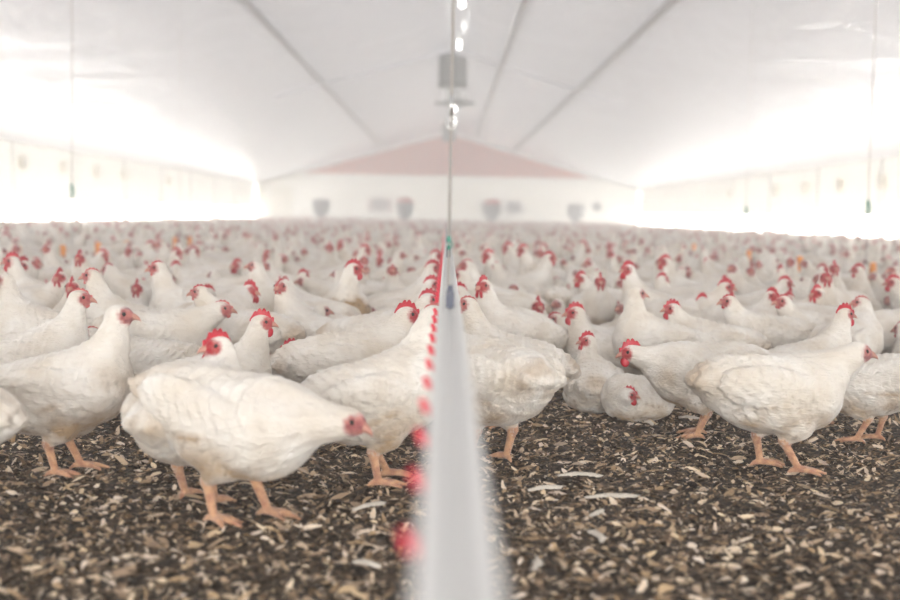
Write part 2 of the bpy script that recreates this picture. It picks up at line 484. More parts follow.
def floor_material():
    m, nt, b = new_mat('litter_bedding')
    tc = N(nt, 'ShaderNodeTexCoord')
    n1 = N(nt, 'ShaderNodeTexNoise'); n1.inputs['Scale'].default_value = 45; n1.inputs['Detail'].default_value = 8; n1.inputs['Roughness'].default_value = .7
    n2 = N(nt, 'ShaderNodeTexNoise'); n2.inputs['Scale'].default_value = 2.2; n2.inputs['Detail'].default_value = 3
    for n in (n1, n2): L(nt, tc.outputs['Object'], n.inputs['Vector'])
    r = N(nt, 'ShaderNodeValToRGB'); e = r.color_ramp.elements
    e[0].position = .38; e[0].color = (.011, .008, .006, 1); e[1].position = .68; e[1].color = (.30, .21, .13, 1)
    e.new(.52).color = (.055, .040, .029, 1)
    L(nt, n1.outputs['Fac'], r.inputs[0])
    mx = N(nt, 'ShaderNodeMix', data_type='RGBA', blend_type='MULTIPLY'); mx.inputs[0].default_value = .6
    r2 = N(nt, 'ShaderNodeValToRGB'); r2.color_ramp.elements[0].color = (.6, .58, .55, 1); r2.color_ramp.elements[1].color = (1.3, 1.2, 1.1, 1)
    r2.color_ramp.elements[0].position = .35; r2.color_ramp.elements[1].position = .65
    L(nt, n2.outputs['Fac'], r2.inputs[0]); L(nt, r.outputs[0], mx.inputs[6]); L(nt, r2.outputs[0], mx.inputs[7])
    L(nt, mx.outputs[2], b.inputs['Base Color']); b.inputs['Roughness'].default_value = .9; b.inputs['Specular IOR Level'].default_value = .15
    bp = N(nt, 'ShaderNodeBump'); bp.inputs['Strength'].default_value = .9; bp.inputs['Distance'].default_value = .01
    L(nt, n1.outputs['Fac'], bp.inputs['Height']); L(nt, bp.outputs[0], b.inputs['Normal'])
    return m
M_FLOOR = floor_material()

def fnoise(x, y, seed=3, f0=9.0, octs=5):
    r = np.random.default_rng(seed); z = np.zeros_like(x); a = 1.0; f = f0
    for _ in range(octs):
        for k in range(4):
            t = r.uniform(0, PI * 2); p = r.uniform(0, 6.28); z += a * np.sin((x * math.cos(t) + y * math.sin(t)) * f + p) / 4
        f *= 1.9; a *= .62
    return z
def ground_z(x, y):
    x = np.asarray(x, float); y = np.asarray(y, float)
    near = np.clip((6.5 - y) / 1.5, 0, 1)
    return -.004 + .0065 * fnoise(x, y) * near
ys = np.concatenate([np.linspace(YB, 1.2, 20), np.arange(1.22, 6.0, .018), np.linspace(6.05, YF, 60)])
xs = np.concatenate([np.linspace(-HW, -2.8, 10), np.arange(-2.78, 2.78, .018), np.linspace(2.8, HW, 10)])
GX, GY = np.meshgrid(xs, ys, indexing='ij'); GZ = ground_z(GX, GY)
V = np.stack([GX.ravel(), GY.ravel(), GZ.ravel()], 1); ny_ = len(ys)
I, J = np.meshgrid(np.arange(len(xs) - 1), np.arange(ny_ - 1), indexing='ij'); a = (I * ny_ + J).ravel()
fl = link('floor', np_mesh('floor', V, np.stack([a, a + ny_, a + ny_ + 1, a + 1], 1), [M_FLOOR])); tag(fl, kind='structure')

M_CEIL, nt, b = new_mat('ceiling_sheeting')
b.inputs['Base Color'].default_value = (.775, .785, .835, 1); b.inputs['Roughness'].default_value = .26; b.inputs['Specular IOR Level'].default_value = .52
tc = N(nt, 'ShaderNodeTexCoord'); mp = N(nt, 'ShaderNodeMapping'); mp.inputs['Scale'].default_value = (.8, .35, 1)
nz = N(nt, 'ShaderNodeTexNoise'); nz.inputs['Scale'].default_value = 1.3; nz.inputs['Detail'].default_value = 4; nz.inputs['Distortion'].default_value = .8
L(nt, tc.outputs['Object'], mp.inputs[0]); L(nt, mp.outputs[0], nz.inputs['Vector'])
bp = N(nt, 'ShaderNodeBump'); bp.inputs['Strength'].default_value = .55; bp.inputs['Distance'].default_value = .15
L(nt, nz.outputs['Fac'], bp.inputs['Height']); L(nt, bp.outputs[0], b.inputs['Normal'])
tl = N(nt, 'ShaderNodeBsdfTranslucent'); tl.inputs['Color'].default_value = (.90, .91, .96, 1)   # plastic lining made slightly translucent, added to brighten ceiling and flock
ms = N(nt, 'ShaderNodeMixShader'); ms.inputs[0].default_value = .009
L(nt, b.outputs[0], ms.inputs[1]); L(nt, tl.outputs[0], ms.inputs[2]); L(nt, ms.outputs[0], nt.nodes['Material Output'].inputs['Surface'])

M_CURTAIN, nt, b = new_mat('translucent_wall_curtain')     # side curtains and panels glow with the daylight behind them
b.inputs['Base Color'].default_value = (.88, .87, .83, 1); b.inputs['Roughness'].default_value = .5
tl = N(nt, 'ShaderNodeBsdfTranslucent'); tl.inputs['Color'].default_value = (.93, .92, .88, 1)
ms = N(nt, 'ShaderNodeMixShader'); ms.inputs[0].default_value = .115
L(nt, b.outputs[0], ms.inputs[1]); L(nt, tl.outputs[0], ms.inputs[2]); L(nt, ms.outputs[0], nt.nodes['Material Output'].inputs['Surface'])
M_WHITE = simple('white_paint', (.86, .86, .84), .5, noise=.03, nscale=2)
M_CREAM = simple('cream_paint', (.80, .76, .66), .55, noise=.04, nscale=2)
M_GREYP = simple('grey_steel', (.30, .31, .31), .45, .3, noise=.1, nscale=8)
M_PIPEC = simple('dull_purlin', (.42, .41, .41), .5, noise=.08, nscale=5)
M_DARK = simple('dark_grey_housing', (.10, .115, .11), .5, noise=.15, nscale=9)
M_FANG = simple('grey_green_metal', (.085, .105, .085), .5, noise=.15, nscale=6)

# brick gable: brick texture in red
M_BRICK, nt, b = new_mat('red_brick')
tc = N(nt, 'ShaderNodeTexCoord'); mp = N(nt, 'ShaderNodeMapping'); mp.inputs['Rotation'].default_value = (PI / 2, 0, 0)
br = N(nt, 'ShaderNodeTexBrick'); br.inputs['Scale'].default_value = 4.0
br.inputs['Color1'].default_value = (.56, .115, .06, 1); br.inputs['Color2'].default_value = (.66, .17, .09, 1); br.inputs['Mortar'].default_value = (.55, .36, .29, 1)
L(nt, tc.outputs['Object'], mp.inputs[0]); L(nt, mp.outputs[0], br.inputs['Vector']); L(nt, br.outputs['Color'], b.inputs['Base Color']); b.inputs['Roughness'].default_value = .85

def extr(poly, y0, y1):                    # polygon in XZ extruded along Y
    n = len(poly); v = [(x, y0, z) for x, z in poly] + [(x, y1, z) for x, z in poly]
    f = [tuple(range(n)), tuple(range(n, 2 * n))[::-1]] + [(i, i + n, (i + 1) % n + n, (i + 1) % n) for i in range(n)]
    return v, f
T = .12
mb = MB(); mb.add([(-HW - T, YB, EAVE - .03), (0, YB, RIDGE), (HW + T, YB, EAVE - .03), (-HW - T, YF + .3, EAVE - .03), (0, YF + .3, RIDGE), (HW + T, YF + .3, EAVE - .03)], [(0, 1, 4, 3), (1, 2, 5, 4)])
tag(mb.build('ceiling', M_CEIL), kind='structure')
# unseen back wall behind the camera; wide gateway added as front light
mb = MB()
for s in (-1, 1): mb.box((s * 6.5, YB, 1.1), (7.0, .1, 2.2))
v, f = extr([(-10, 2.2), (10, 2.2), (0, RIDGE)], YB - .05, YB + .05); mb.add(v, f); tag(mb.build('wall_back', M_WHITE), kind='structure')
OP0, OP1 = .30, .82                        # the open strip under the side curtains
for s, nm in ((-1, 'left'), (1, 'right')):
    mb = MB(); mb.box((s * (HW + .05), (YB + YF) / 2, (OP1 + EAVE) / 2 + .02), (.04, YF - YB, EAVE - OP1 + .04))
    tag(mb.build('wall_' + nm, M_CURTAIN), kind='structure')
    mb = MB(); mb.box((s * (HW + .07), (YB + YF) / 2, OP0 / 2 - .02), (.14, YF - YB, OP0 + .04))
    tag(mb.build('baseboard_' + nm, M_WHITE), kind='structure')
    for i in range(13):                    # posts between the bays
        yy = 4 + i * 5.2
        mb = MB(); mb.box((s * (HW - .02), yy, EAVE / 2), (.09, .09, EAVE)); tag(mb.build('trim_%d' % (10 + i + (20 if s > 0 else 0)), M_WHITE), kind='structure')
    mb = MB(); mb.tube([(s * (HW - .03), YB, OP1), (s * (HW - .03), YF, OP1)], .035)
    tag(mb.build('trim_%d' % (3 if s < 0 else 4), M_WHITE), kind='structure')
# far end wall: white below, red brick gable above, pale cover strips under the roof
BASE = 2.66
mb = MB(); mb.box((0, YF + .1, BASE / 2), (2 * HW, .2, BASE)); tag(mb.build('wall_far', M_CURTAIN), kind='structure')
def gable(mat, name, hw, z0, drop, y0, y1):
    zz = lambda x: roof_z(x) - drop
    mb = MB(); xe = min(hw, (RIDGE - drop - z0) / SLOPE); v, f = extr([(-xe, z0), (xe, z0), (0, RIDGE - drop)], y0, y1); mb.add(v, f); return tag(mb.build(name, mat), kind='structure')
gable(M_BRICK, 'wall_gable', HW, BASE, .10, YF - .02, YF + .18)
for s, nm in ((-1, 1), (1, 2)):            # sloping cover strip
    mb = MB(); v, f = extr([(0, RIDGE - .14), (s * HW, EAVE - .14), (s * HW, EAVE), (0, RIDGE)], YF - .12, YF - .03)
    mb.add(v, f); tag(mb.build('trim_%d' % nm, M_WHITE), kind='structure')
# cream porch strip on the left of the end wall
mb = MB(); v, f = extr([(-9.7, 1.95), (-7.6, 2.50), (-7.6, 2.66), (-9.7, 2.12)], YF - .4, YF - .13); mb.add(v, f)
mb.box((-9.6, YF - .26, 1.0), (.18, .2, 2.0)); tag(mb.build('trim_5', M_CREAM), kind='structure')
mb = MB(); mb.box((-8.6, YF - .05, 1.0), (1.1, .1, 1.9)); tag(mb.build('door_1', M_CREAM), kind='structure')
# purlins and rafters under the ceiling
for i, (x, r, m_) in enumerate(((-3.28, .065, M_PIPEC), (3.36, .075, M_PIPEC), (1.34, .06, M_PIPEC))):
    mb = MB(); z = roof_z(x) - r; mb.tube([(x, YB, z), (x, YF, z)], r, 10); tag(mb.build('trim_%d' % (6 + i), m_, smooth=True), kind='structure')
for i, yy in enumerate((34.5,)):
    for s in (-1, 1):
        mb = MB(); v, f = extr([(0, RIDGE - .055), (s * 4.6, roof_z(4.6) - .045), (s * 4.6, roof_z(4.6) - .005), (0, RIDGE + .01)], yy, yy + .06)
        mb.add(v, f); tag(mb.build('trim_%d' % (60 + i * 2 + (s > 0)), M_CEIL), kind='structure')

# ================================================================== light
w = bpy.data.worlds.new('daylight'); SC.world = w; w.use_nodes = True
bg = w.node_tree.nodes['Background']; bg.inputs[0].default_value = (1.0, .98, .955, 1); bg.inputs[1].default_value = 13.0
def portal(loc, rot, sx, sy):
    l = bpy.data.lights.new('window_portal', 'AREA'); l.shape = 'RECTANGLE'; l.size = sx; l.size_y = sy; l.cycles.is_portal = True
    o = link('window_portal', l); o.location = loc; o.rotation_euler = rot; return o
portal((0, YB - .1, 1.1), (PI / 2, 0, 0), 6, 2.2)          # the gateway added behind the camera for front light
portal((-HW - .2, 30.5, (OP0 + EAVE) / 2), (0, -PI / 2, 0), EAVE - OP0, 75)
portal((HW + .2, 30.5, (OP0 + EAVE) / 2), (0, PI / 2, 0), EAVE - OP0, 75)
# haze in the air of the house
mb = MB(); v, f = extr([(-HW - .3, -.2), (HW + .3, -.2), (HW + .3, EAVE + .02), (0, RIDGE + .05), (-HW - .3, EAVE + .02)], YB - .1, YF + .4); mb.add(v, f)
M_HAZE = bpy.data.materials.new('dusty_air'); M_HAZE.use_nodes = True; nt = M_HAZE.node_tree; nt.nodes.remove(nt.nodes['Principled BSDF'])
vs = N(nt, 'ShaderNodeVolumeScatter'); vs.inputs['Density'].default_value = .0175; vs.inputs['Anisotropy'].default_value = .3; vs.inputs['Color'].default_value = (.98, .97, .97, 1)
L(nt, vs.outputs[0], nt.nodes['Material Output'].inputs['Volume'])
hz = mb.build('dust_haze', M_HAZE); tag(hz, 'pale dusty haze filling the air of the poultry house', 'haze', kind='stuff')

# ================================================================== things in the house
# ridge lamps
M_LAMP = simple('lamp_glow', (1, 1, 1), .4, emit=(1, .98, .94), es=9)
for i, d in enumerate((24.9, 31.0, 37.2, 49.6, 55.8, 62)):
    x = .21; z = 4.58
    e = empty('ridge_lamp', (x, d, z + .06)); tag(e, 'small bright lamp under the ridge, ' + ('nearest of the row at the top edge', 'second of the row, just above the square heater', 'beside the top of the square heater', 'just below the round cowl', 'in the far row near the brick gable', 'last one before the brick gable')[i], 'lamp', 'lamps along the ridge')
    MB().lathe([(.02, .30), (.035, .28), (.04, .10), (.025, .09)], seg=16).build('lamp_holder', M_WHITE, e, True)
    MB().lathe([(.02, .09), (.038, .06), (.040, -.06), (.02, -.09), (.004, -.10)], seg=16).build('bulb', M_LAMP, e, True)
# heater boxes + cowl at the ridge
def heater(d, x, z, wd, ht, lab):
    e = empty('ridge_heater', (x, d, z)); tag(e, lab, 'heater', 'heater boxes under the ridge')
    mb = MB(); mb.box((0, 0, 0), (wd, .6, ht)); mb.box((0, 0, ht / 2 + .02), (wd + .06, .66, .05)); mb.box((0, 0, -ht / 2 - .02), (wd + .06, .66, .05)); mb.build('housing', M_FANG, e)
    mb = MB()
    for k in range(7): mb.box((0, -.31, -ht * .38 + k * ht * .125), (wd * .86, .03, ht * .05))
    mb.build('louvre', M_GREYP, e)
    for s in (-1, 1): MB().tube([(s * wd * .35, 0, ht / 2), (s * wd * .35, 0, roof_z(x) - z - .09)], .018).build('hanger', M_GREYP, e)
p = at_y(453, 69, 35.2); heater(35.2, p.x, p.z, .74, .88, 'large grey-green heater box hanging under the ridge, nearest of the two')
p = at_y(449, 133, 61); heater(61, p.x, p.z, .62, .66, 'small grey heater box hanging before the peak of the brick gable')
p = at_y(455, 103, 45)
e = empty('ridge_cowl', tuple(p)); tag(e, 'wide dark ventilation cowl under a pale dome on the ridge, below the big heater', 'cowl')
MB().lathe([(.05, -.10), (.68, -.06), (.70, 0), (.3, .06)], seg=28).build('deflector_plate', M_FANG, e, True)
MB().lathe([(.26, .03), (.36, .1), (.36, .42), (.24, .60)], seg=28).build('duct', M_WHITE, e, True)
# round wall lights / inlets high on the side walls
def wall_inlet(s, d, z, i):
    e = empty('wall_inlet', (s * (HW - .02), d, z), 0 if s < 0 else PI)
    side = 'left' if s < 0 else 'right'
    tag(e, 'round white air inlet with cream rim high on the %s wall, %s' % (side, ('nearest to the camera', 'second from the camera', 'third from the camera', 'fourth from the camera', 'fifth from the camera')[i]), 'air inlet', 'air inlets on the side walls')
    MB().lathe([(.17, 0), (.17, .14), (.14, .16), (.14, .05)], seg=24, axis='x').build('rim', M_CREAM, e, True)
    MB().lathe([(.135, .04), (.135, .07), (.09, .14), (.01, .17)], seg=24, axis='x').build('cover', M_WHITE, e, True)
for i, d in enumerate((30.5, 33.7, 36.9, 40.1, 46.5)):
    wall_inlet(-1, d, 1.66, i); wall_inlet(1, d - .7, 1.58, i)
# end-wall vents
for px, lab in ((380, 'grey louvred fan panel low on the white end wall, left of the drinker line'), (489, 'left grey fan panel on the end wall, right of the drinker line'), (514, 'right grey fan panel on the end wall, right of the drinker line')):
    p = at_y(px, 206 + (px - 447) * .019, YF - .1); e = empty('fan_panel', (p.x, YF - .06, p.z)); tag(e, lab, 'fan', 'fan panels on the end wall')
    wd = 1.25 if px < 400 else 1.15
    mb = MB(); mb.box((0, 0, 0), (wd, .1, .68)); mb.build('frame', simple('fan_frame', (.62, .50, .48), .6) if px < 400 else M_WHITE, e)
    mb = MB()
    for k in range(8): mb.box((0, -.07, -.27 + k * .077), (wd * .62, .04, .05))
    mb.build('louvre', M_GREYP, e)
# feed hoppers near the end wall
M_RLID = simple('red_lid', (.50, .10, .09), .5, noise=.1)
def hopper(px, red, hexa, lab):
    d = 62.0; x = at_y(px, 210, d).x; e = empty('feed_hopper', (x, d, 0)); tag(e, lab, 'feed hopper', 'feed hoppers by the end wall')
    sg = 6 if hexa else 24
    zc = (px - 447) * -.019 / 1300 * d
    if hexa: prof = [(.05, .34), (.10, .36), (.13, .50), (.42, .72), (.42, 1.16), (.36, 1.19)]
    else: prof = [(.05, .34), (.13, .36), (.22, .46), (.33, .62), (.40, .85), (.42, 1.16), (.38, 1.18)]
    MB().lathe(prof, seg=sg).build('hopper_body', M_DARK if not hexa else M_GREYP, e, not hexa)
    MB().lathe([(.42, 1.16), (.44, 1.20), (.40, 1.30 if red else 1.22), (.10, 1.42 if red else 1.27), (.02, 1.43 if red else 1.28)], seg=sg).build('lid', M_RLID if red else M_DARK, e, not hexa)
    MB().lathe([(.045, 0), (.045, .36)], seg=12).build('spout', M_DARK, e, True)
hopper(321, False, False, 'dark grey cup-shaped feed hopper before the white end wall, leftmost of the four')
hopper(405, True, False, 'dark grey feed hopper with a faded red lid, just left of the drinker line')
hopper(492, True, False, 'dark grey feed hopper with a faded red lid, just right of the drinker line')
hopper(576, False, True, 'angular grey feed hopper on a narrow spout, rightmost of the four')
p = at_y(597, 206, 60); e = empty('hanging_scale', (p.x, 60, p.z)); tag(e, 'small grey bucket hanging on a cord right of the angular hopper', 'bucket')
MB().lathe([(.03, -.24), (.17, -.20), (.23, .05), (.20, .14), (.04, .16)], seg=18).build('bucket', M_GREYP, e, True)
MB().tube([(0, 0, .15), (-.02, 0, roof_z(p.x) - p.z)], .012).build('cord', M_GREYP, e)

# ---- the drinker line down the middle
PZ, PX = .450, .0085
M_RAIL = simple('aluminium_rail', (.64, .635, .61), .45, .0, noise=.05, nscale=30)
M_PVC = simple('white_pvc_pipe', (.74, .75, .74), .4, noise=.04, nscale=12)
M_NRED = simple('red_nipple_plastic', (.80, .035, .07), .35)
M_NAVY = simple('navy_clamp', (.018, .024, .060), .4)
M_GREEN = simple('green_adjuster', (.02, .20, .13), .4)
M_CORD = simple('grey_cord', (.46, .43, .40), .6, noise=.2, nscale=200)
e = empty('drinker_line', (PX, 0, 0)); tag(e, 'long white drinker pipe with red nipples running down the middle of the house', 'drinker line')
y0, y1 = -.6, 60.0
mb = MB(); hw = .0215
v, f = extr([(-hw, PZ - .018), (-hw, PZ - .006), (-hw + .006, PZ), (-.005, PZ), (-.003, PZ - .003), (.003, PZ - .003), (.005, PZ), (hw - .006, PZ), (hw, PZ - .006), (hw, PZ - .018)], y0, y1); mb.add(v, f); mb.build('stabiliser_rail', M_RAIL, e)
MB().tube([(0, y0, PZ - .031), (0, y1, PZ - .031)], .0135, 14).build('water_pipe', M_PVC, e, True)
nip = MB(); nip.lathe([(.0035, .020), (.0075, .018), (.0078, .004), (.0105, .001), (.0105, -.010), (.005, -.013), (.0025, -.014), (.0022, -.022)], seg=14)
nv = np.concatenate(nip.v) * .52; tilt = math.radians(-28); R_ = np.array([[math.cos(tilt), 0, -math.sin(tilt)], [0, 1, 0], [math.sin(tilt), 0, math.cos(tilt)]])
nme = bpy.data.meshes.new('nipple'); nme.from_pydata([tuple(q) for q in nv @ R_], [], nip.f); nme.materials.append(M_NRED); nme.polygons.foreach_set('use_smooth', [True] * len(nip.f))
sad = MB(); sad.tube([(0, -.012, 0), (0, .012, 0)], .0165, 14); sme = sad.mesh('saddle', M_PVC, True)
HZ = CAM_H - (PZ - .050)
for k in range(90):
    yy = .83 + k * (.0007 * 1300 * HZ) - .0
    if k == 11: pass
    o = link('nipple', nme, e); o.location = (-.0285, yy, PZ - .043)
    s_ = link('saddle', sme, e) if k < 12 else None
    if s_: s_.location = (0, yy, PZ - .031); s_.name = 'pipe_saddle'
mb = MB(); vv = np.array([q.co for q in nme.vertices]); step = .0007 * 1300 * HZ; k = 90
while .83 + k * step < 59:
    mb.add(vv + np.array([-.0285, .83 + k * step, PZ - .043]), [tuple(p_.vertices) for p_ in nme.polygons]); k += 1
tag(mb.build('nipple_row', M_NRED, e), kind='stuff')
for yy in (2.42, 5.3, 8.2, 11.1, 14.0, 20, 26):    # hanger clamps
    mb = MB(); mb.box((0, yy, PZ + .009), (.015, .05, .036)); mb.tube([(0, yy, PZ + .01), (0, yy, PZ + .040)], [.008, .005], 10)
    mb.build('hanger_clamp', M_NAVY, e)
def cord(x, y, z0, rad, lab, adj=None, hook=None, amat=None, grp='suspension cords'):
    c = empty('suspension_cord', (x, y, z0)); tag(c, lab, 'cord', grp)
    top = roof_z(x) - z0
    MB().tube([(0, 0, 0), (0, 0, top)], rad, 8).build('cord_line', M_CORD, c, True)
    MB().lathe([(.02, top - .02), (.02, top)], seg=10).build('ceiling_eye', M_GREYP, c)
    if adj:
        for za in adj:
            mb = MB(); sc_ = .8 if y > 5 else .20; z_ = za - z0
            mb.lathe([(.004 * sc_, z_ - .085 * sc_), (.020 * sc_, z_ - .06 * sc_), (.012 * sc_, z_ - .01 * sc_), (.022 * sc_, z_ + .02 * sc_), (.016 * sc_, z_ + .05 * sc_), (.004 * sc_, z_ + .08 * sc_)], seg=10)
            mb.tube([(0, 0, z_ + .03 * sc_), (.035 * sc_, 0, z_ - .02 * sc_), (.03 * sc_, 0, z_ - .05 * sc_)], .006 * sc_, 6)
            mb.build('cord_adjuster', amat or M_GREEN, c, True)
    if hook:
        z_ = hook - z0; pts = [(0.0 + .009 * math.sin(a), 0, z_ + .012 * math.cos(a)) for a in np.linspace(0, 5.2, 14)]
        mb = MB(); mb.tube(pts, .0022, 8); mb.tube([(.0, 0, z_ + .012), (0, 0, z_ + .05)], .003, 8); mb.build('hook', simple('hook_steel', (.6, .6, .58), .25, .9), c, True)
    return c
cx_ = PX - .004
cord(cx_, 2.42, PZ + .035, .0028, 'grey cord from the ridge holding up the near end of the drinker line', adj=(.62 - 27 * 2.42 / 1300,), hook=.62 + 92 * 2.42 / 1300)

# ---- pan feeders with orange feed tubes along two lines
M_PAN = simple('grey_green_pan', (.20, .24, .21), .5, noise=.15)
M_ORANGE = simple('orange_plastic', (.95, .33, .02), .4)
FEED = []; TUBES = []
def pan(px, py, side, lab):
    p = at_z(px, py, .285); x, y = p.x, p.y; FEED.append((x, y)); TUBES.append((px, py, y))
    e = empty('pan_feeder', (x, y, 0)); tag(e, lab, 'pan feeder', 'pan feeders among the birds')
    MB().lathe([(.02, .015), (.16, .01), (.175, .05), (.185, .085), (.178, .088), (.165, .05), (.15, .025), (.02, .03)], seg=32).build('pan', M_PAN, e, True)
    mb = MB()
    for k in range(12):
        a = 2 * PI * k / 12; mb.tube([(.178 * math.cos(a), .178 * math.sin(a), .085), (.12 * math.cos(a), .12 * math.sin(a), .165), (.045 * math.cos(a), .045 * math.sin(a), .20)], .0035, 6)
    mb.build('grill', M_PAN, e, True)
    MB().lathe([(.06, .10), (.024, .19), (.018, .25), (.024, .265), (.024, .318), (.016, .325)], seg=20).build('feed_tube', M_ORANGE, e, True)
    return x, y
LL = [(18, 252), (63, 250), (98, 247), (127, 245), (175, 241), (190, 240)]
RL = [(873, 268), (800, 261), (749, 254), (694, 247)]
od = ('nearest of the row', 'second of the row', 'third of the row', 'fourth of the row', 'fifth of the row', 'farthest of the row')
for i, (a_, b_) in enumerate(LL): pan(a_, b_, 'left', 'pan feeder with orange tube left of the pipe, ' + od[i])
for i, (a_, b_) in enumerate(RL): pan(a_, b_, 'right', 'pan feeder with orange tube right of the pipe, ' + (od[i] if i < 3 else od[5]))
def rope_at(px, py, d, zadj, lab, z0=.30):
    p = at_y(px, py, d); cord(p.x, d, z0, .0045 if zadj and d < 12 else .003, lab, adj=(p.z,) if zadj else None)
    FEED.append((p.x, d))
rope_at(72, 190, 11.1, True, 'thin cord with a green adjuster hanging at the far left')
rope_at(180, 200, 15.6, False, 'faint thin cord hanging left of the end wall, without adjuster')
rope_at(868, 207, 9.9, True, 'thin cord with a green adjuster hanging at the far right')
rope_at(746, 211, 14.2, True, 'thin cord with a small adjuster between the far right cord and the end wall')
# ================================================================== the flock
FLOCK = 'chickens of the flock'
PLACED = []          # (x, y, heading, scale, sit, headpx, heady, dist)
def body_circles(x, y, hd, s):
    c, q = math.cos(hd), math.sin(hd)
    return [(x + c * o * s, y + q * o * s, r * s) for o, r in ((.075, .092), (-.075, .085))]
def put_bird(ms, x, y, hd, s, label):
    e = empty('chicken', (x, y, float(ground_z(x, y)) + .003), hd, s); tag(e, label, 'chicken', FLOCK)
    for nm, me in ms.items(): link(nm.split('_')[0], me, e)
    return e
def ex(*a): return a
